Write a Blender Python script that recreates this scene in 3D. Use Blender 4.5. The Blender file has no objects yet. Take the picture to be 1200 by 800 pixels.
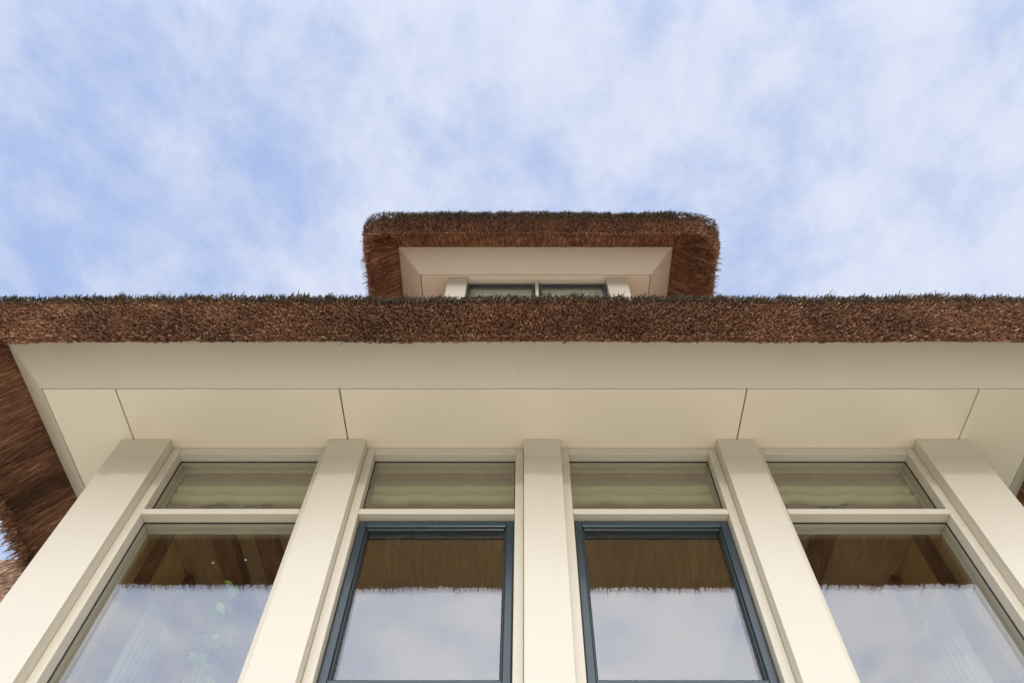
import bpy, math, random
import numpy as np

random.seed(7)
rng = np.random.default_rng(11)
SC = bpy.context.scene
COL = SC.collection
R = math.radians

# ------------------------------------------------------------------ camera
D = 1.8            # metres from the camera to the front of the posts; all plan sizes below are in units of D
H = 1.6            # height of the camera over the ground
PITCH = 58.1
cam_d = bpy.data.cameras.new('camera')
cam = bpy.data.objects.new('camera', cam_d)
COL.objects.link(cam)
cam.location = (0, 0, H)
cam.rotation_euler = (R(90 + PITCH), 0, 0)
cam_d.sensor_width = 36
cam_d.lens = 838 / 1200 * 36
cam_d.shift_x = -14 / 1200
cam_d.clip_start = 0.02
cam_d.clip_end = 3000
SC.camera = cam

# ------------------------------------------------------------------ light
SUN_EL = 9.0
SUN_AZ = 180.0     # the sun stands behind the camera, straight in front of the facade (compass-like, 0 = +Y)
SC.view_settings.view_transform = 'Standard'
SC.view_settings.look = 'None'
SC.view_settings.exposure = -1.57
SC.view_settings.gamma = 1.0
SC.view_settings.use_curve_mapping = False
SC.cycles.use_denoising = True
SC.cycles.max_bounces = 10
SC.cycles.diffuse_bounces = 5
SC.cycles.transparent_max_bounces = 16

sun_d = bpy.data.lights.new('sun', 'SUN')
sun_d.energy = 2.0
sun_d.angle = R(0.6)
sun_d.color = (1.0, 0.93, 0.82)
sun = bpy.data.objects.new('sun', sun_d)
COL.objects.link(sun)
sun.rotation_euler = (R(90 - SUN_EL), 0, R(0))   # shines along +Y, falling
sun.location = (0, -20, 12)

world = bpy.data.worlds.new('World')
SC.world = world
world.use_nodes = True


def N(nt, kind, **kw):
    n = nt.nodes.new(kind)
    for k, v in kw.items():
        if k.startswith('in_'):
            key = k[3:]
            n.inputs[int(key) if key.isdigit() else key.replace('_', ' ')].default_value = v
        else:
            setattr(n, k, v)
    return n


def ramp(nt, pts):
    n = nt.nodes.new('ShaderNodeValToRGB')
    e = n.color_ramp.elements
    while len(e) < len(pts):
        e.new(0.5)
    for el, (p, c) in zip(e, pts):
        el.position = p
        el.color = (*c, 1) if len(c) == 3 else c
    return n


def build_world():
    nt = world.node_tree
    nt.nodes.clear()
    L = nt.links.new
    out = N(nt, 'ShaderNodeOutputWorld')
    sky = N(nt, 'ShaderNodeTexSky', sky_type='NISHITA', sun_disc=False, sun_elevation=R(SUN_EL),
            sun_rotation=R(SUN_AZ), altitude=0.0, air_density=1.0, dust_density=0.6, ozone_density=1.5)
    bg = N(nt, 'ShaderNodeBackground', in_Strength=0.15)
    L(sky.outputs[0], bg.inputs['Color'])
    tc = N(nt, 'ShaderNodeTexCoord')
    sep = N(nt, 'ShaderNodeSeparateXYZ')
    L(tc.outputs['Generated'], sep.inputs[0])
    zc = N(nt, 'ShaderNodeMath', operation='MAXIMUM', in_1=0.06)
    L(sep.outputs['Z'], zc.inputs[0])
    dx = N(nt, 'ShaderNodeMath', operation='DIVIDE')
    dy = N(nt, 'ShaderNodeMath', operation='DIVIDE')
    L(sep.outputs['X'], dx.inputs[0]); L(zc.outputs[0], dx.inputs[1])
    L(sep.outputs['Y'], dy.inputs[0]); L(zc.outputs[0], dy.inputs[1])
    cmb = N(nt, 'ShaderNodeCombineXYZ')
    L(dx.outputs[0], cmb.inputs[0]); L(dy.outputs[0], cmb.inputs[1])
    mp = N(nt, 'ShaderNodeMapping', in_Location=(3.1, 1.7, 0.0), in_Rotation=(0, 0, R(-38)), in_Scale=(1.0, 0.85, 1.0))
    L(cmb.outputs[0], mp.inputs['Vector'])
    big = N(nt, 'ShaderNodeTexNoise', in_Scale=1.5, in_Detail=2.0, in_Roughness=0.5, in_Distortion=0.2)
    mid = N(nt, 'ShaderNodeTexNoise', in_Scale=5.5, in_Detail=12.0, in_Roughness=0.63, in_Distortion=0.15)
    L(mp.outputs[0], big.inputs['Vector']); L(mp.outputs[0], mid.inputs['Vector'])
    s1 = N(nt, 'ShaderNodeMath', operation='MULTIPLY', in_1=0.36)
    L(big.outputs['Fac'], s1.inputs[0])
    s2 = N(nt, 'ShaderNodeMath', operation='MULTIPLY_ADD', in_1=0.64)
    L(mid.outputs['Fac'], s2.inputs[0]); L(s1.outputs[0], s2.inputs[2])
    s3 = N(nt, 'ShaderNodeMath', operation='MULTIPLY_ADD', in_1=0.08)     # thicker cloud towards one side of the sky
    L(sep.outputs['X'], s3.inputs[0]); L(s2.outputs[0], s3.inputs[2])
    rp = ramp(nt, [(0.32, (0, 0, 0)), (0.64, (1, 1, 1))])
    rp.color_ramp.interpolation = 'EASE'
    L(s3.outputs[0], rp.inputs[0])
    fac0 = N(nt, 'ShaderNodeMath', operation='MULTIPLY_ADD', in_1=0.60, in_2=0.27)
    L(rp.outputs['Color'], fac0.inputs[0])
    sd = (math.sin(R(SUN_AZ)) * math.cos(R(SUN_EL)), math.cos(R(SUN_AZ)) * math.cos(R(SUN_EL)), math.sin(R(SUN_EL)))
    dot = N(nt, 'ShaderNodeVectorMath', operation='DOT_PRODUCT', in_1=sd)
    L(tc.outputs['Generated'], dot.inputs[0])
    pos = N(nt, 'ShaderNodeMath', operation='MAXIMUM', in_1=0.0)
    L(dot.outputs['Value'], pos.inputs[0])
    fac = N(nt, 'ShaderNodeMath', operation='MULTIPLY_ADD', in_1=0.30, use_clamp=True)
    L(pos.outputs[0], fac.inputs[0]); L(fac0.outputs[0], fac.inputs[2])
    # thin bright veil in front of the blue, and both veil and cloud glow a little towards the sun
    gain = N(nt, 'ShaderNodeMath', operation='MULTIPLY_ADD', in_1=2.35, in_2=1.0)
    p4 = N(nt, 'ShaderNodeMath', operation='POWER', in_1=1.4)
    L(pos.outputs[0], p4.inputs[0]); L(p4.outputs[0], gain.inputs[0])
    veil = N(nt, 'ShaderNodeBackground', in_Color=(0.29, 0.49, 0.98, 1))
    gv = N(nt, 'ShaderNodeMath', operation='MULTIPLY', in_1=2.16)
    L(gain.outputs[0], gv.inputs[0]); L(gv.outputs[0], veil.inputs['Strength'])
    add = N(nt, 'ShaderNodeAddShader')
    L(bg.outputs[0], add.inputs[0]); L(veil.outputs[0], add.inputs[1])
    cl = N(nt, 'ShaderNodeBackground')
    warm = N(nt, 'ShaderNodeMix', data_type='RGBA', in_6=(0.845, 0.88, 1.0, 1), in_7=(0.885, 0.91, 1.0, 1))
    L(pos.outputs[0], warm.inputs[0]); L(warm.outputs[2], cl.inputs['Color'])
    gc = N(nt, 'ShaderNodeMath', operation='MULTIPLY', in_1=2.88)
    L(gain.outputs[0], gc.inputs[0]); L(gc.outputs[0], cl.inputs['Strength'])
    mix = N(nt, 'ShaderNodeMixShader')
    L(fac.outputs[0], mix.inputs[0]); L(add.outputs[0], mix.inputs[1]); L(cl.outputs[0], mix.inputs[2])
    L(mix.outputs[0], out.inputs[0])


build_world()

# ------------------------------------------------------------------ materials
def new_mat(name):
    m = bpy.data.materials.new(name)
    m.use_nodes = True
    nt = m.node_tree
    return m, nt, nt.nodes['Principled BSDF'], nt.nodes['Material Output']


def paint(name, col, rough=0.32, dirt=0.5, bump=0.03, coat=0.0):
    m, nt, b, o = new_mat(name)
    L = nt.links.new
    tc = N(nt, 'ShaderNodeTexCoord')
    n1 = N(nt, 'ShaderNodeTexNoise', in_Scale=2.2, in_Detail=6.0, in_Roughness=0.6)
    n2 = N(nt, 'ShaderNodeTexNoise', in_Scale=120.0, in_Detail=2.0)
    n3 = N(nt, 'ShaderNodeTexNoise', in_Scale=34.0, in_Detail=3.0, in_Roughness=0.7)
    for n in (n1, n2, n3):
        L(tc.outputs['Object'], n.inputs['Vector'])
    dk = tuple(c * (1 - 0.24 * dirt) * k for c, k in zip(col, (1.0, 0.985, 0.94)))
    r1 = ramp(nt, [(0.0, dk), (1.0, col)])
    L(n1.outputs['Fac'], r1.inputs[0])
    r3 = ramp(nt, [(0.22, tuple(0.55 + 0.0 * c for c in col)), (0.31, (1, 1, 1))])
    L(n3.outputs['Fac'], r3.inputs[0])
    mx = N(nt, 'ShaderNodeMix', data_type='RGBA', blend_type='MULTIPLY', in_0=0.7 * dirt)
    L(r1.outputs['Color'], mx.inputs[6]); L(r3.outputs['Color'], mx.inputs[7])
    L(mx.outputs[2], b.inputs['Base Color'])
    rr = N(nt, 'ShaderNodeMapRange', in_3=rough - 0.06, in_4=rough + 0.12)
    L(n1.outputs['Fac'], rr.inputs[0]); L(rr.outputs[0], b.inputs['Roughness'])
    bp = N(nt, 'ShaderNodeBump', in_Strength=bump, in_Distance=0.002)
    L(n2.outputs['Fac'], bp.inputs['Height']); L(bp.outputs[0], b.inputs['Normal'])
    b.inputs['Coat Weight'].default_value = coat
    b.inputs['Coat Roughness'].default_value = 0.08
    return m


def thatch_mat(name, per_reed=True):
    m, nt, b, o = new_mat(name)
    L = nt.links.new
    tc = N(nt, 'ShaderNodeTexCoord')
    n1 = N(nt, 'ShaderNodeTexNoise', in_Scale=5.0, in_Detail=5.0, in_Roughness=0.65)
    n2 = N(nt, 'ShaderNodeTexNoise', in_Scale=230.0, in_Detail=2.0)
    L(tc.outputs['Object'], n1.inputs['Vector']); L(tc.outputs['Object'], n2.inputs['Vector'])
    r1 = ramp(nt, [(0.0, (0.07, 0.034, 0.018)), (0.30, (0.24, 0.112, 0.058)), (0.62, (0.44, 0.222, 0.122)),
                   (0.86, (0.62, 0.39, 0.23)), (1.0, (0.80, 0.66, 0.46))])
    if per_reed:
        at = N(nt, 'ShaderNodeAttribute', attribute_name='tone')
        L(at.outputs['Fac'], r1.inputs[0])
    else:
        L(n2.outputs['Fac'], r1.inputs[0])
    r2 = ramp(nt, [(0.34, (0.62, 0.58, 0.56)), (0.60, (1.08, 1.03, 0.98))])
    L(n1.outputs['Fac'], r2.inputs[0])
    mx = N(nt, 'ShaderNodeMix', data_type='RGBA', blend_type='MULTIPLY', in_0=1.0)
    L(r1.outputs['Color'], mx.inputs[6]); L(r2.outputs['Color'], mx.inputs[7])
    last = mx.outputs[2]
    if per_reed:
        am = N(nt, 'ShaderNodeAttribute', attribute_name='moss')
        mo = N(nt, 'ShaderNodeMix', data_type='RGBA')
        rm = ramp(nt, [(0.0, (0.024, 0.021, 0.012)), (0.7, (0.085, 0.074, 0.038)), (1.0, (0.34, 0.28, 0.16))])
        L(at.outputs['Fac'], rm.inputs[0])
        L(am.outputs['Fac'], mo.inputs[0]); L(last, mo.inputs[6]); L(rm.outputs['Color'], mo.inputs[7])
        last = mo.outputs[2]
    else:
        bp = N(nt, 'ShaderNodeBump', in_Strength=0.8, in_Distance=0.012)
        L(n2.outputs['Fac'], bp.inputs['Height']); L(bp.outputs[0], b.inputs['Normal'])
    L(last, b.inputs['Base Color'])
    b.inputs['Roughness'].default_value = 0.72
    b.inputs['Specular IOR Level'].default_value = 0.25
    return m


def glass_mat(name, refl=0.115, tint=(0.93, 0.945, 0.91)):
    m, nt, b, o = new_mat(name)
    nt.nodes.remove(b)
    L = nt.links.new
    tr = N(nt, 'ShaderNodeBsdfTransparent', in_Color=(*tint, 1))
    gl = N(nt, 'ShaderNodeBsdfGlossy', in_Roughness=0.0, in_Color=(0.97, 0.98, 1.0, 1))
    # Schlick reflectance, the same from either side of the sheet
    ge = N(nt, 'ShaderNodeNewGeometry')
    dt = N(nt, 'ShaderNodeVectorMath', operation='DOT_PRODUCT')
    L(ge.outputs['Incoming'], dt.inputs[0]); L(ge.outputs['Normal'], dt.inputs[1])
    ab = N(nt, 'ShaderNodeMath', operation='ABSOLUTE')
    L(dt.outputs['Value'], ab.inputs[0])
    om = N(nt, 'ShaderNodeMath', operation='SUBTRACT', in_0=1.0, use_clamp=True)
    L(ab.outputs[0], om.inputs[1])
    pw = N(nt, 'ShaderNodeMath', operation='POWER', in_1=5.0)
    L(om.outputs[0], pw.inputs[0])
    ad = N(nt, 'ShaderNodeMath', operation='MULTIPLY_ADD', in_1=1.0 - refl, in_2=refl, use_clamp=True)
    L(pw.outputs[0], ad.inputs[0])
    mx = N(nt, 'ShaderNodeMixShader')
    L(ad.outputs[0], mx.inputs[0]); L(tr.outputs[0], mx.inputs[1]); L(gl.outputs[0], mx.inputs[2])
    L(mx.outputs[0], o.inputs[0])
    return m


def simple(name, c0, c1, scale=8.0, rough=0.7, stretch=(1, 1, 1), bump=0.2, detail=5.0):
    m, nt, b, o = new_mat(name)
    L = nt.links.new
    tc = N(nt, 'ShaderNodeTexCoord')
    mp = N(nt, 'ShaderNodeMapping', in_Scale=stretch)
    L(tc.outputs['Object'], mp.inputs['Vector'])
    n1 = N(nt, 'ShaderNodeTexNoise', in_Scale=scale, in_Detail=detail, in_Roughness=0.6)
    L(mp.outputs[0], n1.inputs['Vector'])
    r1 = ramp(nt, [(0.3, c0), (0.7, c1)])
    L(n1.outputs['Fac'], r1.inputs[0]); L(r1.outputs['Color'], b.inputs['Base Color'])
    b.inputs['Roughness'].default_value = rough
    bp = N(nt, 'ShaderNodeBump', in_Strength=bump, in_Distance=0.01)
    L(n1.outputs['Fac'], bp.inputs['Height']); L(bp.outputs[0], b.inputs['Normal'])
    return m


M = {
    'cream': paint('cream_paint', (0.665, 0.60, 0.475), 0.34, 0.4),
    'soffit': paint('soffit_paint', (0.89, 0.79, 0.61), 0.17, 0.3, 0.015, 0.25),
    'board': paint('board_paint', (0.83, 0.75, 0.595), 0.42, 0.7),
    'teal': paint('blue_grey_paint', (0.036, 0.053, 0.058), 0.26, 0.6, 0.05, 0.15),
    'black': simple('black_rubber', (0.006, 0.006, 0.006), (0.014, 0.014, 0.014), 40, 0.5),
    'reed': thatch_mat('reed', True),
    'thatch': thatch_mat('thatch_core', False),
    'glass': glass_mat('window_glass'),
    'wood': simple('ceiling_wood', (0.42, 0.29, 0.17), (0.56, 0.40, 0.25), 7, 0.5, (12, 1, 12)),
    'beam': simple('beam_wood', (0.14, 0.075, 0.04), (0.24, 0.13, 0.07), 9, 0.5, (14, 1, 14)),
    'plaster': simple('plaster', (0.72, 0.66, 0.55), (0.78, 0.72, 0.61), 3, 0.9),
    'tan': simple('tan_panel', (0.58, 0.41, 0.19), (0.66, 0.48, 0.24), 3, 0.6),
    'outer': simple('outer_wall', (0.62, 0.57, 0.48), (0.70, 0.65, 0.55), 5, 0.85),
    'blind': simple('blind_fabric', (0.60, 0.54, 0.29), (0.68, 0.62, 0.37), 160, 0.9, (1, 1, 1), 0.3),
    'curtain': simple('curtain_fabric', (0.70, 0.69, 0.64), (0.78, 0.77, 0.72), 120, 0.9),
    'leaf': simple('leaf', (0.22, 0.36, 0.06), (0.34, 0.50, 0.10), 30, 0.5),
    'stem': simple('stem', (0.10, 0.07, 0.03), (0.16, 0.12, 0.06), 30, 0.7),
    'clay': simple('clay', (0.28, 0.12, 0.07), (0.36, 0.17, 0.10), 12, 0.8),
    'bounce_terrace': simple('bounce_stone', (0.78, 0.70, 0.54), (0.86, 0.775, 0.62), 6, 0.8),
    'lawn': simple('lawn', (0.035, 0.06, 0.018), (0.07, 0.11, 0.03), 20, 0.9, (1, 1, 1), 0.5),
    'floor': simple('floor_wood', (0.46, 0.35, 0.23), (0.56, 0.44, 0.30), 8, 0.4, (10, 1, 10)),
    'steel': simple('steel', (0.45, 0.45, 0.45), (0.6, 0.6, 0.6), 30, 0.3),
    'void': simple('roof_void', (0.03, 0.025, 0.02), (0.05, 0.04, 0.03), 10, 0.9),
}
lamp, nt_, b_, o_ = new_mat('lamp_glow')
b_.inputs['Emission Color'].default_value = (1, 0.85, 0.6, 1)
b_.inputs['Emission Strength'].default_value = 1.4
M['lamp'] = lamp


# ------------------------------------------------------------------ mesh helpers
def W(x, y, z):
    return (x * D, y * D, H + z * D)


class MB:
    def __init__(self):
        self.v, self.f = [], []

    def box(self, x0, x1, y0, y1, z0, z1):
        b = len(self.v)
        for z in (z0, z1):
            for y in (y0, y1):
                for x in (x0, x1):
                    self.v.append(W(x, y, z))
        for q in ((0, 2, 3, 1), (4, 5, 7, 6), (0, 1, 5, 4), (2, 6, 7, 3), (0, 4, 6, 2), (1, 3, 7, 5)):
            self.f.append(tuple(b + i for i in q))
        return self

    def hexa(self, pts):
        """eight corners, ordered like box()"""
        b = len(self.v)
        self.v += [W(*p) for p in pts]
        for q in ((0, 2, 3, 1), (4, 5, 7, 6), (0, 1, 5, 4), (2, 6, 7, 3), (0, 4, 6, 2), (1, 3, 7, 5)):
            self.f.append(tuple(b + i for i in q))
        return self

    def build(self, name, mat, parent=None, bevel=0.0, seg=2, smooth=False):
        me = bpy.data.meshes.new(name)
        me.from_pydata(self.v, [], self.f)
        me.update()
        return link(name, me, mat, parent, bevel, seg, smooth)


def link(name, me, mat, parent=None, bevel=0.0, seg=2, smooth=False):
    me.materials.append(mat)
    o = bpy.data.objects.new(name, me)
    COL.objects.link(o)
    if parent is not None:
        o.parent = parent
    if bevel:
        md = o.modifiers.new('bevel', 'BEVEL')
        md.width = bevel
        md.segments = seg
        md.limit_method = 'ANGLE'
        md.harden_normals = False
    if smooth:
        for p in me.polygons:
            p.use_smooth = True
    return o


def empty(name, parent=None):
    o = bpy.data.objects.new(name, None)
    COL.objects.link(o)
    if parent is not None:
        o.parent = parent
    return o


def tag(o, label=None, cat=None, group=None, kind=None):
    if label: o['label'] = label
    if cat: o['category'] = cat
    if group: o['group'] = group
    if kind: o['kind'] = kind
    return o


def pane_mesh(x0, x1, y, z0, z1, bulge=0.0005, n=12):
    """a double-glazed pane: two sheets 14 mm apart, each very slightly bowed and tilted as real units are"""
    v, f = [], []
    for sheet_no in range(2):
        tx, tz = random.uniform(-.0008, .0008), random.uniform(-.0005, .0008)
        bg = bulge * random.uniform(0.5, 1.4)
        b0 = len(v)
        for j in range(n + 1):
            for i in range(n + 1):
                a, b = 2 * i / n - 1, 2 * j / n - 1
                x, yy, z = W(x0 + (x1 - x0) * i / n, y, z0 + (z1 - z0) * j / n)
                bow = -bg * (1 - a * a) * (1 - b * b) * (1 if sheet_no == 0 else -1)
                v.append((x, yy + bow + 0.2 * (tx * a + tz * b) + 0.014 * sheet_no, z))
        for j in range(n):
            for i in range(n):
                k = b0 + j * (n + 1) + i
                f.append((k, k + 1, k + n + 2, k + n + 1))
    me = bpy.data.meshes.new('pane')
    me.from_pydata(v, [], f)
    for p in me.polygons:
        p.use_smooth = True
    return me


# ------------------------------------------------------------------ ground
def sheet(name, x0, x1, y0, y1, z, mat):
    me = bpy.data.meshes.new(name)
    me.from_pydata([(x0, y0, z), (x1, y0, z), (x1, y1, z), (x0, y1, z)], [], [(0, 1, 2, 3)])
    o = link(name, me, mat)
    tag(o, kind='structure')
    return o


sheet('ground', -1500, 1500, -1500, 1500, 0.0, M['lawn'])
sheet('bounce_terrace', -18, 18, -26, 1.95, 0.03, M['bounce_terrace'])  # unseen, added wide and very pale to bounce light up to the soffit

# ------------------------------------------------------------------ the house
house = tag(empty('house'), 'cream painted house with dark thatched roof, tall windows and a thatched dormer', 'house')
house.location = (0, 0, 0)

ZS = 1.207                       # underside of the soffit
ZB = (0.50 - H) / D              # bottom of the windows
ZG = (0.03 - H) / D              # terrace level
POSTS = [(-0.874, -0.767), (-0.4225, -0.3428), (0.0, 0.0785), (0.4188, 0.4994), (0.8505, 0.965)]
YF, YG = 1.024, 1.050            # window frame front, glass

for a, b in POSTS:
    MB().box(a, b, 1.0, 1.10, ZG, ZS - 0.0008).build('post', M['cream'], house, 0.002, 2)

XL, XR, YFR, ZO = -1.079, 1.186, 0.7882, 1.2665     # outer upper edge of the sloping eave board
BW, BH = 0.078, 0.0595                                 # its run and its rise
PXL, PXR, PYF = XL + BW, XR - BW, YFR + BW             # outer edge of the flat soffit


def eave_boards(parent, xl, xr, yf, zo, yback):
    t = 0.012
    zi = zo - BH
    xi, xj, yi = xl + BW, xr - BW, yf + BW
    g = 0.0006
    MB().hexa([(xl, yf, zo), (xr, yf, zo), (xi, yi, zi), (xj, yi, zi),
               (xl, yf, zo + t), (xr, yf, zo + t), (xi, yi, zi + t), (xj, yi, zi + t)]).build('eave_board', M['board'], parent, 0.002)
    MB().hexa([(xl - g, yf, zo), (xi - g, yi, zi), (xl - g, yback, zo), (xi - g, yback, zi),
               (xl - g, yf, zo + t), (xi - g, yi, zi + t), (xl - g, yback, zo + t), (xi - g, yback, zi + t)]).build('eave_board', M['board'], parent, 0.002)
    MB().hexa([(xj + g, yi, zi), (xr + g, yf, zo), (xj + g, yback, zi), (xr + g, yback, zo),
               (xj + g, yi, zi + t), (xr + g, yf, zo + t), (xj + g, yback, zi + t), (xr + g, yback, zo + t)]).build('eave_board', M['board'], parent, 0.002)


YBK = 4.0
eave_boards(house, XL, XR, YFR, ZO, YBK)

# soffit panels, 5 mm joints, a dark void above
seams = [PXL, -0.848, -0.383, 0.463, 0.945, PXR]
gp = 0.0014
for i in range(5):
    a, b = seams[i] + (gp if i else 0.002), seams[i + 1] - (gp if i < 4 else 0.002)
    y1 = YBK if i in (0, 4) else 1.09
    MB().box(a, b, PYF + 0.002, y1, ZS, ZS + 0.010).build('soffit_panel', M['soffit'], house, 0.0012, 1)
MB().box(PXL - 0.01, PXR + 0.01, PYF - 0.005, YBK, ZS + 0.022, ZS + 0.03).build('roof_void', M['void'], house)

# ------------------------------------------------------------------ windows
JW = 0.018


def window(ia, casement):
    x0, x1 = POSTS[ia][1], POSTS[ia + 1][0]
    w = empty('window', house)
    a, b = x0 + JW, x1 - JW
    zh, zt0, zt1 = 1.187, 1.008, 1.0218
    yb = 1.082
    bv = 0.003
    MB().box(x0 + .0005, a, YF, yb, ZB, ZS - .0008).build('jamb', M['cream'], w, bv)
    MB().box(b, x1 - .0005, YF, yb, ZB, ZS - .0008).build('jamb', M['cream'], w, bv)
    MB().box(a, b, YF + .0012, yb, zh, ZS - .0008).build('window_head', M['cream'], w, bv)
    MB().box(a, b, YF - .0012, yb, zt0, zt1).build('transom_bar', M['cream'], w, bv)
    MB().box(a - .01, b + .01, YF - 0.03, yb + .02, ZB - 0.03, ZB).build('window_sill', M['cream'], w, bv)

    def light(lo, hi, yy=YG, parent=w):
        link('pane', pane_mesh(a, b, yy, lo, hi), M['glass'], parent)
        g = MB()
        t, e = 0.0022, 0.0012
        g.box(a, a + t, yy - .003, yy - e, lo, hi).box(b - t, b, yy - .003, yy - e, lo, hi)
        g.box(a + t, b - t, yy - .003, yy - e, lo, lo + t).box(a + t, b - t, yy - .003, yy - e, hi - t, hi)
        g.build('gasket', M['black'], parent)

    light(zt1, zh)
    if not casement:
        light(ZB, zt0)
    else:
        s0, s1 = 0.653, zt0 - 0.0015
        c, d = a + 0.0022, b - 0.0022
        ys, yt = 1.041, 1.080
        sw = 0.0142
        sb = MB()
        sb.box(c, c + sw, ys, yt, s0, s1).box(d - sw, d, ys, yt, s0, s1)
        sb.box(c + sw, d - sw, ys, yt, s1 - sw * 1.05, s1).box(c + sw, d - sw, ys, yt, s0, s0 + sw * 1.3)
        sb.build('casement_sash', M['teal'], w, 0.0035, 3)
        # stepped glazing bead
        bd = MB()
        e0, e1, f0, f1 = c + sw, d - sw, s0 + sw * 1.3, s1 - sw * 1.05
        t = 0.0032
        bd.box(e0, e0 + t, ys + .006, yt - .006, f0, f1).box(e1 - t, e1, ys + .006, yt - .006, f0, f1)
        bd.box(e0 + t, e1 - t, ys + .006, yt - .006, f1 - t, f1).box(e0 + t, e1 - t, ys + .006, yt - .006, f0, f0 + t)
        bd.build('glazing_bead', M['teal'], w, 0.003, 3)
        gx = MB()
        t2 = t + 0.002
        yq = ys + .0120
        gx.box(e0 + t, e0 + t2, yq, yq + .004, f0 + t, f1 - t).box(e1 - t2, e1 - t, yq, yq + .004, f0 + t, f1 - t)
        gx.box(e0 + t2, e1 - t2, yq, yq + .004, f1 - t2, f1 - t).box(e0 + t2, e1 - t2, yq, yq + .004, f0 + t, f0 + t2)
        gx.build('gasket', M['black'], w)
        link('pane', pane_mesh(e0 + t, e1 - t, ys + .0150, f0 + t, f1 - t, 0.0009), M['glass'], w)
        MB().box(a, b, YF + .001, yb, s0 - 0.035, s0 - 0.002).build('transom_bar', M['cream'], w, bv)
        light(ZB, s0 - 0.035)
    return w, a, b


wins = [window(i, i in (1, 2)) for i in range(4)]
for i in (1, 2):
    wins[i][0]['label'] = 'window with a blue-grey opening casement under its top light'

# plinth and the walls that carry the roof
MB().box(-0.86, 0.95, 1.03, 1.10, ZG - .03, ZB - 0.03).build('wall', M['outer'], house)
MB().box(-0.865, -0.845, 1.10, YBK, ZG - .03, ZS - .001).build('wall', M['outer'], house)
MB().box(0.936, 0.956, 1.10, YBK, ZG - .03, ZS - .001).build('wall', M['outer'], house)
MB().box(-0.865, 0.956, YBK, YBK + .05, ZG - .03, ZO).build('wall', M['outer'], house)

# the room behind the glass
ZC = 1.196
room = empty('room', house)
MB().box(-0.845, 0.936, 1.086, 2.6, ZC, ZC + 0.008).build('ceiling', M['wood'], room)
MB().box(-0.844, 0.935, 2.6, 2.62, ZG, ZC).build('back_wall', M['plaster'], room)
MB().box(-0.844, 0.935, 1.1, 2.6, ZG + 0.03, ZG + 0.04).build('floor', M['floor'], room)
for x in (-0.70, -0.60, 0.57, 0.70):
    MB().box(x - 0.022, x + 0.022, 1.125, 2.6, ZC - 0.035, ZC - 0.0005).build('beam', M['beam'], room, 0.003)
MB().box(0.925, 0.9355, 1.14, 2.598, ZG + .041, ZC - .002).build('wall_panel', M['tan'], room)
MB().box(-0.8445, -0.834, 1.14, 2.598, ZG + .041, ZC - .002).build('wall_panel', M['tan'], room)
for y in (1.24, 1.42):
    MB().box(0.905, 0.9245, y, y + 0.03, ZG + .04, ZC - .003).build('wall_batten', M['beam'], room, 0.002)
    MB().box(-0.8335, -0.815, y, y + 0.03, ZG + .04, ZC - .003).build('wall_batten', M['beam'], room, 0.002)


# ------------------------------------------------------------------ thatch
def prisms(name, P, A, Lg, r0, r1, tone, moss, mat, parent, sides=3):
    """thousands of tapered reed stalks in one mesh. P base points (m), A unit axes, Lg lengths"""
    n = len(P)
    ref = np.where(np.abs(A[:, 2:3]) > 0.9, np.array([[1.0, 0, 0]]), np.array([[0, 0, 1.0]]))
    U = np.cross(A, ref); U /= np.linalg.norm(U, axis=1, keepdims=True)
    V = np.cross(A, U)
    ph = rng.uniform(0, 6.28, n)
    k = 2 * sides
    co = np.empty((n, k, 3))
    for s in range(sides):
        an = ph + s * 2 * math.pi / sides
        off = np.cos(an)[:, None] * U + np.sin(an)[:, None] * V
        co[:, s] = P + off * r0[:, None]
        co[:, sides + s] = P + A * Lg[:, None] + off * r1[:, None]
    quads = []
    for s in range(sides):
        t = (s + 1) % sides
        quads.append([s, t, sides + t, sides + s])
    base = (np.arange(n) * k)[:, None, None]
    q = (np.array(quads)[None] + base).reshape(n, -1)
    cap = (np.arange(sides, 2 * sides)[None, None, :] + base).reshape(n, -1)
    loops = np.concatenate([q, cap], axis=1).astype(np.int32)
    sizes = np.tile(np.array([4] * sides + [sides], dtype=np.int32), n)
    starts = np.concatenate([[0], np.cumsum(sizes)[:-1]]).astype(np.int32)
    me = bpy.data.meshes.new(name)
    me.vertices.add(n * k)
    me.vertices.foreach_set('co', co.reshape(-1).astype(np.float32))
    me.loops.add(loops.size)
    me.loops.foreach_set('vertex_index', loops.reshape(-1))
    me.polygons.add(len(sizes))
    me.polygons.foreach_set('loop_start', starts)
    me.update(calc_edges=True)
    for nm, arr in (('tone', tone), ('moss', moss)):
        at = me.attributes.new(nm, 'FLOAT', 'POINT')
        at.data.foreach_set('value', np.repeat(arr, k).astype(np.float32))
    me.validate()
    o = link(name, me, mat, parent)
    o['kind'] = 'stuff'
    return o


def wob(s, seed, f):
    r = np.random.default_rng(seed)
    t = 0
    for k in range(5):
        t = t + np.sin(s * f * (1.7 ** k) + r.uniform(0, 6.28)) / (1.5 ** k)
    return t / 2.6


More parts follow.
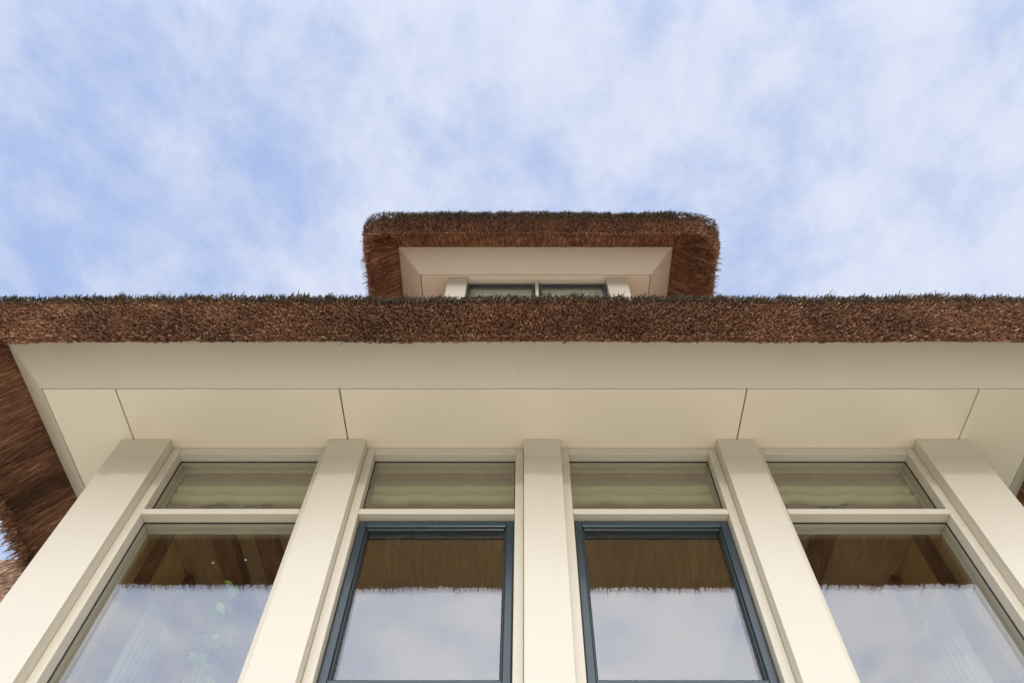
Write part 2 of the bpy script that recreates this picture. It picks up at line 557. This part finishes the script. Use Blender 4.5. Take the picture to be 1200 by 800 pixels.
class Eave:
    """A thatched hipped eave round three sides (left, front, right). d is measured outward from the outer
    edge of the eave board, z from the same edge; both in units of D."""

    def __init__(self, xl, xr, yf, zo, yback, lip, drop, lean, thick, slope, depth, seed, right=0.0, mossy=0.82):
        self.__dict__.update(locals())
        self.A = (0.0, 0.002)
        self.B = (lip, -drop)
        self.C = (lip + lean, -drop + thick)

    # frames along the path: inner point, outward normal, running length
    def place(self, side, s):
        n = len(s)
        cq = 1 + ((np.cos(s) ** 4 + np.sin(s) ** 4) ** -0.25 - 1 if side in ('cl', 'cr') else np.zeros(n))
        self.sy = cq
        self.sc = 1 + ((np.cos(s) ** 4 + np.sin(s) ** 4) ** -0.25 - 1 if side in ('cl', 'cr') else np.zeros(n)) + (self.right * np.cos(s) if side == 'cr' else self.right if side == 'right' else 0.0)
        I = np.zeros((n, 2)); O = np.zeros((n, 2))
        if side == 'front':
            I[:, 0] = s; I[:, 1] = self.yf; O[:, 1] = -1
        elif side == 'left':
            I[:, 0] = self.xl; I[:, 1] = s; O[:, 0] = -1
        elif side == 'right':
            I[:, 0] = self.xr; I[:, 1] = s; O[:, 0] = 1
        elif side == 'cl':
            I[:] = (self.xl, self.yf); O[:, 0] = -np.cos(s); O[:, 1] = -np.sin(s)
        elif side == 'cr':
            I[:] = (self.xr, self.yf); O[:, 0] = np.cos(s); O[:, 1] = -np.sin(s)
        return I, O

    def pos(self, I, O, d, z):
        xy = I + O * np.column_stack([d * self.sc, d * self.sy])
        return np.column_stack([xy[:, 0] * D, xy[:, 1] * D, H + (self.zo + z) * D])

    def dirv(self, O, do, dz):
        v = np.column_stack([O * do[:, None], dz])
        return v / np.linalg.norm(v, axis=1, keepdims=True)

    def core(self, parent, name='thatch'):
        prof = []
        for k in range(5):
            t = k / 4 * 0.93
            prof.append((self.A[0] + (self.B[0] - self.A[0]) * t - 0.0143 * t, self.A[1] + (self.B[1] - self.A[1]) * t + 0.0216 * t + 0.003))
        for k in range(0, 6):
            t = 0.14 + 0.86 * k / 5
            prof.append((self.B[0] + (self.C[0] - self.B[0]) * t + 0.006 * math.sin(math.pi * t) - 0.015,
                         self.B[1] + (self.C[1] - self.B[1]) * t))
        dd = self.C[0] + self.depth
        for k in range(1, 7):
            t = k / 6
            prof.append((self.C[0] - dd * t, self.C[1] + dd * t * self.slope))
        path = []
        for y in np.linspace(self.yback, self.yf, 40)[:-1]:
            path.append(('l', float(y)))
        for a in np.linspace(0, math.pi / 2, 9):
            path.append(('cl', float(a)))
        for x in np.linspace(self.xl, self.xr, 90)[1:-1]:
            path.append(('f', float(x)))
        for a in np.linspace(math.pi / 2, 0, 9):
            path.append(('cr', float(a)))
        for y in np.linspace(self.yf, self.yback, 40)[1:]:
            path.append(('r', float(y)))
        v, f = [], []
        m = len(prof)
        for i, (kd, s) in enumerate(path):
            for j, (d, z) in enumerate(prof):
                jit = 0.0025 if 0 < j < m - 2 else 0.0
                d2 = d + rng.normal(0, jit)
                z2 = z + rng.normal(0, jit)
                if kd == 'l':
                    p = (self.xl - d2, max(s, self.yf - d2 if d2 < 0 else s))
                elif kd == 'r':
                    d2 = d2 * (1 + self.right) if d2 > 0 else d2
                    p = (self.xr + d2, max(s, self.yf - d2 if d2 < 0 else s))
                elif kd == 'f':
                    p = (min(max(s, self.xl - d2 if d2 < 0 else s), self.xr + d2 if d2 < 0 else s), self.yf - d2)
                elif d2 <= 0:
                    p = ((self.xl - d2) if kd == 'cl' else (self.xr + d2), self.yf - d2)
                else:
                    rt = self.right * math.cos(s) if kd == 'cr' else 0.0
                    q4 = (math.cos(s) ** 4 + math.sin(s) ** 4) ** -0.25
                    c, sn = math.cos(s) * (q4 + rt), math.sin(s) * q4
                    p = (self.xl - c * d2 if kd == 'cl' else self.xr + c * d2, self.yf - sn * d2)
                v.append(W(p[0], p[1], self.zo + z2))
        for i in range(len(path) - 1):
            for j in range(m - 1):
                a = i * m + j
                f.append((a, a + 1, a + m + 1, a + m))
        me = bpy.data.meshes.new(name)
        me.from_pydata(v, [], f)
        me.update()
        return link(name, me, M['thatch'], parent, smooth=True)

    def reeds(self, parent, counts, spans):
        """counts per (zone, side); zones: face, under, lip, top"""
        P, A, Lg, r0, r1, tn, ms = [], [], [], [], [], [], []
        dv = np.array([self.B[0] - self.A[0], self.B[1] - self.A[1]])
        dv = dv / np.linalg.norm(dv)
        fv = np.array([self.C[0] - self.B[0], self.C[1] - self.B[1]])
        for (zone, side), n in counts.items():
            lo, hi = spans[side]
            s = rng.uniform(lo, hi, n)
            I, O = self.place(side, s)
            wave = wob(s, self.seed, 9.0) * 0.004
            w2 = wob(s, self.seed + 5, 70.0) * 0.0024 + wob(s, self.seed + 6, 300.0) * 0.0034
            j3 = rng.normal(0, 1, (n, 3))
            tone = np.clip(rng.beta(1.15, 1.9, n), 0, 1)
            moss = np.zeros(n)
            T = np.column_stack([-O[:, 1], O[:, 0], np.zeros(n)])       # along the eave
            if zone == 'face':
                t = rng.beta(1.0, 1.05, n) * 1.03 - 0.03
                d = self.B[0] + fv[0] * t + 0.006 * np.sin(np.pi * t) + wave - 0.0115
                z = self.B[1] + fv[1] * t + w2 * (1 - t)
                ax = self.dirv(O, 0.62 + 0.13 * j3[:, 0], -0.78 + 0.15 * j3[:, 1]) + T * (0.15 * j3[:, 2:3])
                L_ = rng.uniform(0.022, 0.044, n) * (0.55 + 0.45 * np.clip(t * 6, 0, 1))
                ra = rng.uniform(0.0011, 0.0021, n)
                rb = ra * 0.85
                moss = np.clip((t - self.mossy) * (1.25 / (1 - self.mossy)) + rng.normal(0, 0.25, n), 0, 1) * 0.8
            elif zone == 'under':
                t = rng.uniform(-0.02, 0.97 if side == 'front' else 1.0, n)
                d = self.A[0] + (self.B[0] - self.A[0]) * t + 0.3 * wave
                z = self.A[1] + (self.B[1] - self.A[1]) * t - 0.001 + w2 * t
                ax = self.dirv(O, dv[0] + 0.04 * j3[:, 0], dv[1] + 0.05 * j3[:, 1]) + T * (0.09 * j3[:, 2:3])
                L_ = rng.uniform(0.06, 0.16, n) * (1.0 - 0.3 * t)
                ra = rng.uniform(0.0018, 0.0034, n)
                rb = ra * 0.7
                tone = np.clip(tone * 0.9 + 0.22, 0, 1)
                L_ = np.minimum(L_, (1 - np.clip(t, 0, 1)) * 0.27 * rng.uniform(0.25, 0.96, n) + 0.004)
                if side != 'front':      # weathered, damp bands in the side eaves
                    band = np.clip(wob(s, self.seed + 9, 11.0) * 1.1 + wob(s, self.seed + 10, 40.0) * 0.5 + 0.25 + 0.25 * j3[:, 1], 0, 1)
                    tone = tone * (0.86 - 0.58 * band)
                    moss = 0.35 * band
            elif zone == 'lip':
                d = np.full(n, self.B[0]) + wave - rng.uniform(0, 0.012, n)
                z = np.full(n, self.B[1]) + rng.uniform(-0.004, 0.020, n) + w2
                ax = self.dirv(O, dv[0] + 0.18 * j3[:, 0], dv[1] + 0.12 * j3[:, 1]) + T * (0.22 * j3[:, 2:3])
                L_ = rng.uniform(0.008, 0.024, n) * (1.0 if side == 'front' else 1.8) * np.where(rng.uniform(0, 1, n) > 0.72, 1.8, 1.0)
                ra = rng.uniform(0.0014, 0.0026, n)
                rb = ra * 0.55
                tone = np.clip(tone + 0.1, 0, 1)
            else:   # top edge
                d = np.full(n, self.C[0]) + wave - rng.uniform(0.0, 0.012, n)
                z = np.full(n, self.C[1]) + rng.uniform(-0.016, 0.003, n)
                ax = self.dirv(O, 0.80 + 0.2 * j3[:, 0], 0.12 + 0.30 * j3[:, 1]) + np.array([[1.0, 0, 0]]) * (0.62 + 0.42 * j3[:, 2:3])
                L_ = rng.uniform(0.007, 0.018, n) * (1 + (rng.uniform(0, 1, n) > 0.97) * 0.9) * (0.95 + 0.5 * wob(s, self.seed + 12, 90.0))
                ra = rng.uniform(0.0014, 0.0026, n)
                rb = ra * 0.45
                moss = np.clip(rng.normal(0.9, 0.25, n), 0, 1)
                tone = np.clip(rng.beta(1.1, 2.6, n), 0, 1)
            ax = ax / np.linalg.norm(ax, axis=1, keepdims=True)
            P.append(self.pos(I, O, d, z)); A.append(ax); Lg.append(L_); r0.append(ra); r1.append(rb); tn.append(tone); ms.append(moss)
        cat = np.concatenate
        return prisms('reeds', cat(P), cat(A), cat(Lg), cat(r0), cat(r1), cat(tn), cat(ms), M['reed'], parent)


HALF = (XR - XL) / 2
ev = Eave(XL, XR, YFR, ZO, YBK, 0.084, 0.1135, 0.0258, 0.104, 1.48, HALF - 0.001, 3)
roof = ev.core(house, 'thatched_roof')
spans = {'front': (XL, XR), 'left': (YFR, 2.2), 'right': (YFR, 2.2), 'cl': (0, math.pi / 2), 'cr': (0, math.pi / 2)}
ev.reeds(roof, {('face', 'front'): 84000, ('under', 'front'): 15000, ('lip', 'front'): 7500, ('top', 'front'): 13000,
                ('face', 'left'): 14000, ('under', 'left'): 13000, ('lip', 'left'): 6000, ('top', 'left'): 1600,
                ('face', 'right'): 5000, ('under', 'right'): 7000, ('lip', 'right'): 1500, ('top', 'right'): 1600,
                ('face', 'cl'): 1800, ('under', 'cl'): 1500, ('lip', 'cl'): 400, ('top', 'cl'): 400,
                ('face', 'cr'): 1800, ('under', 'cr'): 1500, ('lip', 'cr'): 400, ('top', 'cr'): 400}, spans)

# ------------------------------------------------------------------ dormer
dorm = empty('dormer', house)
dorm['label'] = 'small thatched dormer with two blue-grey casements'
dxl, dxr, dyf, dzo = -0.4347, 0.5158, 1.032, 2.277
eave_boards(dorm, dxl, dxr, dyf, dzo, 1.62)
dzs = dzo - BH
dil, dir_, dyi = dxl + BW, dxr - BW, dyf + BW
MB().box(dil + .002, dir_ - .002, dyi + .002, 1.62, dzs, dzs + 0.010).build('soffit_panel', M['soffit'], dorm, 0.001, 1)
zr = 1.86
for a, b in ((-0.262, -0.1945), (0.283, 0.354)):
    MB().box(a, b, 1.116, 1.19, zr, dzs - .0008).build('post', M['cream'], dorm, 0.005, 3)
da, db = -0.1945, 0.283
MB().box(da, db, 1.128, 1.19, dzs - 0.009, dzs - .0008).build('window_head', M['cream'], dorm, 0.003)
mx = (da + db) / 2
MB().box(mx - .0055, mx + .0055, 1.128, 1.19, zr, dzs - 0.009).build('mullion', M['cream'], dorm, 0.002)
MB().box(-0.262, da, 1.19, 1.9, zr, dzs - .001).build('dormer_wall', M['outer'], dorm)
MB().box(db, 0.354, 1.19, 1.9, zr, dzs - .001).build('dormer_wall', M['outer'], dorm)
MB().box(da, db, 1.85, 1.88, zr, dzs - .001).build('dormer_wall', M['plaster'], dorm)
for a, b in ((da + .001, mx - .0065), (mx + .0065, db - .001)):
    s1 = dzs - 0.0095
    sw = 0.0105
    sb = MB()
    sb.box(a, a + sw, 1.139, 1.184, zr, s1).box(b - sw, b, 1.139, 1.184, zr, s1)
    sb.box(a + sw, b - sw, 1.139, 1.184, s1 - sw, s1)
    sb.build('casement_sash', M['teal'], dorm, 0.0035, 3)
    link('pane', pane_mesh(a + sw, b - sw, 1.1445, zr, s1 - sw), M['glass'], dorm)
dev = Eave(dxl, dxr, dyf, dzo, 1.75, 0.090, 0.090, 0.026, 0.116, 0.55, (dxr - dxl) / 2 - 0.001, 8, 0.40, 0.40)
dth = dev.core(dorm, 'thatch')
dsp = {'front': (dxl, dxr), 'left': (dyf, 1.5), 'right': (dyf, 1.5), 'cl': (0, math.pi / 2), 'cr': (0, math.pi / 2)}
dr = dev.reeds(dorm, {('face', 'front'): 22000, ('under', 'front'): 6500, ('lip', 'front'): 1600, ('top', 'front'): 4800,
                      ('face', 'left'): 3500, ('under', 'left'): 4200, ('lip', 'left'): 1500, ('top', 'left'): 1100,
                      ('face', 'right'): 3500, ('under', 'right'): 4200, ('lip', 'right'): 1500, ('top', 'right'): 1100,
                      ('face', 'cl'): 1500, ('under', 'cl'): 1100, ('lip', 'cl'): 260, ('top', 'cl'): 420,
                      ('face', 'cr'): 1500, ('under', 'cr'): 1100, ('lip', 'cr'): 260, ('top', 'cr'): 420}, dsp)

# ------------------------------------------------------------------ lower wing on the left
wing = empty('wing', house)
ry, rz, ey, ez = 2.6, 2.06, 1.95, 0.85
rz2 = 2.42
wx0, wx1 = -4.2, -1.0
MB().hexa([(wx0, ey, ez), (wx1, ey, ez + rz2 - rz), (wx0, ry, rz - .16), (wx1, ry, rz2 - .16),
           (wx0, ey - .06, ez + .12), (wx1, ey - .06, ez + .12 + rz2 - rz), (wx0, ry, rz), (wx1, ry, rz2)]).build('wing_roof', M['thatch'], wing)
MB().hexa([(wx0, ry, rz - .16), (wx1, ry, rz2 - .16), (wx0, ry + .65, ez), (wx1, ry + .65, ez),
           (wx0, ry, rz), (wx1, ry, rz2), (wx0, ry + .71, ez + .12), (wx1, ry + .71, ez + .12)]).build('wing_roof', M['thatch'], wing)
MB().box(wx0 + .2, -0.87, 2.15, 2.2, ZG - .03, ez + .1).build('wall', M['outer'], wing)
n = 9000
tx = rng.uniform(-3.3, -1.2, n)
tt = rng.uniform(0.55, 1.01, n)
P = np.column_stack([tx * D, (ey - .06 + (ry - ey + .06) * tt) * D, H + (ez + .12 + (rz2 - rz) * (tx - wx0) / (wx1 - wx0) + (rz - ez - .12) * tt + 0.004) * D])
ax = np.column_stack([rng.normal(0, 0.15, n), np.full(n, -0.55), np.full(n, -0.86) + rng.normal(0, .06, n)])
ax /= np.linalg.norm(ax, axis=1, keepdims=True)
ra = rng.uniform(0.005, 0.011, n)
prisms('reeds', P, ax, rng.uniform(0.05, 0.14, n), ra, ra * 0.6, np.clip(rng.beta(1.6, 1.6, n) + .05, 0, 1), np.full(n, 0.45), M['reed'], wing)

# ------------------------------------------------------------------ things behind the glass
BL = ['folded olive roman blind over the fixed pane that shows green leaves',
      'folded olive roman blind above the left blue-grey casement',
      'folded olive roman blind above the right blue-grey casement',
      'folded olive roman blind over the fixed pane beside the tan inner wall']
for i, (w_, a, b) in enumerate(wins):
    prof = [(1.1005, 1.1925), (1.1005, 1.166), (1.090, 1.160), (1.0855, 1.151), (1.091, 1.144), (1.106, 1.139),
            (1.106, 1.136), (1.0885, 1.133), (1.0855, 1.126), (1.088, 1.118), (1.098, 1.113), (1.104, 1.122)]
    r_ = np.random.default_rng(40 + i)
    v, f = [], []
    nx = 40
    for k in range(nx + 1):
        u = k / nx
        sag = -0.0075 * abs(math.sin(math.pi * 3 * u + 0.4 * i)) + 0.002 * math.sin(u * 17 + i)
        for j, (y, z) in enumerate(prof):
            amt = min(1, max(0, (1.175 - z) / 0.035))
            v.append(W(a - .006 + (b - a + .012) * u, y + 0.0006 * r_.normal() * amt, z + sag * amt * (0.3 if j in (5, 6) else 1)))
    m = len(prof)
    for k in range(nx):
        for j in range(m - 1):
            q = k * m + j
            f.append((q, q + 1, q + m + 1, q + m))
    me = bpy.data.meshes.new('blind_or_reflection')
    me.from_pydata(v, [], f)
    o = link('blind_or_reflection', me, M['blind'], None, smooth=True)
    sm = o.modifiers.new('solid', 'SOLIDIFY'); sm.thickness = 0.0015
    tag(o, BL[i], 'blind', 'roman blinds behind the top lights')


for i, (a, b, lab) in enumerate(((da, mx, 'pale blind drawn behind the left dormer casement'),
                                 (mx, db, 'pale blind drawn behind the right dormer casement'))):
    v, f = [], []
    nz = 24
    for j in range(nz + 1):
        z = zr + 0.01 + (dzs - 0.012 - zr) * j / nz
        for x in (a + 0.012, b - 0.012):
            v.append(W(x, 1.158 + 0.002 * abs(math.sin(j * 1.1)), z))
    for j in range(nz):
        f.append((2 * j, 2 * j + 1, 2 * j + 3, 2 * j + 2))
    me = bpy.data.meshes.new('reflection_sheet')
    me.from_pydata(v, [], f)
    o = link('blind_or_reflection', me, M['curtain'])  # added sheet, its pale tone stands for the soffit reflected in the glass
    sm = o.modifiers.new('solid', 'SOLIDIFY'); sm.thickness = 0.0015
    tag(o, lab, 'blind', 'added reflection sheets in the dormer')


def curtain(xw, y0, y1, ztop, lab):
    v, f = [], []
    nx = 60
    for j, z in enumerate((ZG + 0.05, ztop)):
        for k in range(nx + 1):
            u = k / nx
            v.append(W(xw + 0.014 * math.sin(u * 44) * (1 if j == 0 else .8), y0 + (y1 - y0) * u, z))
    for k in range(nx):
        f.append((k, k + 1, nx + 2 + k, nx + 1 + k))
    me = bpy.data.meshes.new('curtain')
    me.from_pydata(v, [], f)
    o = link('curtain', me, M['curtain'], None, smooth=True)
    sm = o.modifiers.new('solid', 'SOLIDIFY'); sm.thickness = 0.002
    return tag(o, lab, 'curtain', 'pale curtains inside the end windows')


curtain(-0.79, 1.26, 1.40, 1.0, 'pale curtain inside the fixed window with green leaves')
curtain(0.88, 1.26, 1.40, 1.0, 'pale curtain inside the fixed window beside the tan inner wall')


def disc(mb, c, r, z0, z1, n=16):
    b = len(mb.v)
    for z in (z0, z1):
        for k in range(n):
            t = 2 * math.pi * k / n
            mb.v.append((c[0] + r * math.cos(t), c[1] + r * math.sin(t), z))
    for k in range(n):
        q = (k + 1) % n
        mb.f.append((b + k, b + q, b + n + q, b + n + k))
    mb.f.append(tuple(b + k for k in reversed(range(n))))
    mb.f.append(tuple(b + n + k for k in range(n)))


zc = H + ZC * D
for (px, py, lab) in ((-0.753, 1.37, 'small lit ceiling spot nearest the dark beam behind the fixed window with leaves'),
                      (-0.672, 1.36, 'small lit ceiling spot between two dark beams behind the fixed window with leaves'),
                      (0.688, 1.42, 'small lit ceiling spot behind the fixed window beside the tan inner wall')):
    e = empty('ceiling_spot')
    tag(e, lab, 'ceiling light', 'ceiling spots in the room')
    m1 = MB(); disc(m1, (px * D, py * D), 0.009, zc - 0.014, zc - 0.001); m1.build('rim', M['steel'], e)
    m2 = MB(); disc(m2, (px * D, py * D), 0.0045, zc - 0.0165, zc - 0.0142); m2.build('lamp_lens', M['lamp'], e)

# tall indoor plant at the first window
pl = empty('house_plant')
tag(pl, 'tall leafy green plant indoors behind a fixed pane', 'plant')
pm = MB(); disc(pm, (-0.53 * D, 1.20 * D), 0.13, 0.10, 0.36); pm.build('pot', M['clay'], pl, 0.01)
st, lf = MB(), MB()


def tube(mb, pts, r):
    n = 5
    b0 = len(mb.v)
    for p in pts:
        for k in range(n):
            t = 2 * math.pi * k / n
            mb.v.append((p[0] + r * math.cos(t), p[1] + r * math.sin(t), p[2]))
    for i in range(len(pts) - 1):
        for k in range(n):
            q = (k + 1) % n
            mb.f.append((b0 + i * n + k, b0 + i * n + q, b0 + (i + 1) * n + q, b0 + (i + 1) * n + k))


def leaf(mb, p, d, s):
    dx, dy, dz = d
    l = math.sqrt(dx * dx + dy * dy + dz * dz); dx, dy, dz = dx / l, dy / l, dz / l
    sx, sy = -dy, dx
    ll = math.hypot(sx, sy) or 1
    sx, sy = sx / ll, sy / ll
    b = len(mb.v)
    for t, w in ((0, 0), (0.3, 0.36), (0.6, 0.38), (1.0, 0.0)):
        for sg in (-1, 0, 1):
            mb.v.append((p[0] + dx * s * t + sx * w * s * sg, p[1] + dy * s * t + sy * w * s * sg,
                         p[2] + dz * s * t + (0.06 * s if sg else 0) - 0.12 * s * t * t))
    for i in range(3):
        for k in range(2):
            q = b + i * 3 + k
            mb.f.append((q, q + 1, q + 4, q + 3))


for k, (x, y, top) in enumerate(((-0.535, 1.095, .885), (-0.55, 1.10, .84), (-0.52, 1.10, .80), (-0.575, 1.11, .72))):
    top_z = H + top * D
    pts = []
    for i in range(14):
        t = i / 13
        pts.append(((-0.53 + (x + 0.53) * t + 0.008 * math.sin(5 * t + k)) * D, (1.20 + (y - 1.20) * t) * D, 0.34 + (top_z - 0.34) * t))
    tube(st, pts, 0.0035)
    for i in range(64):
        t = random.uniform(0.45, 1.0) if i else 1.0
        j = min(12, int(t * 13)); fr = t * 13 - j
        p = [pts[j][q] * (1 - fr) + pts[min(13, j + 1)][q] * fr for q in range(3)]
        an = random.uniform(0, 6.28)
        leaf(lf, p, (math.cos(an), 0.6 * math.sin(an), random.uniform(-.3, .6)), random.uniform(0.022, 0.048))
st.build('stems', M['stem'], pl)
lo = lf.build('leaves', M['leaf'], pl, smooth=True)
lo['kind'] = 'stuff'
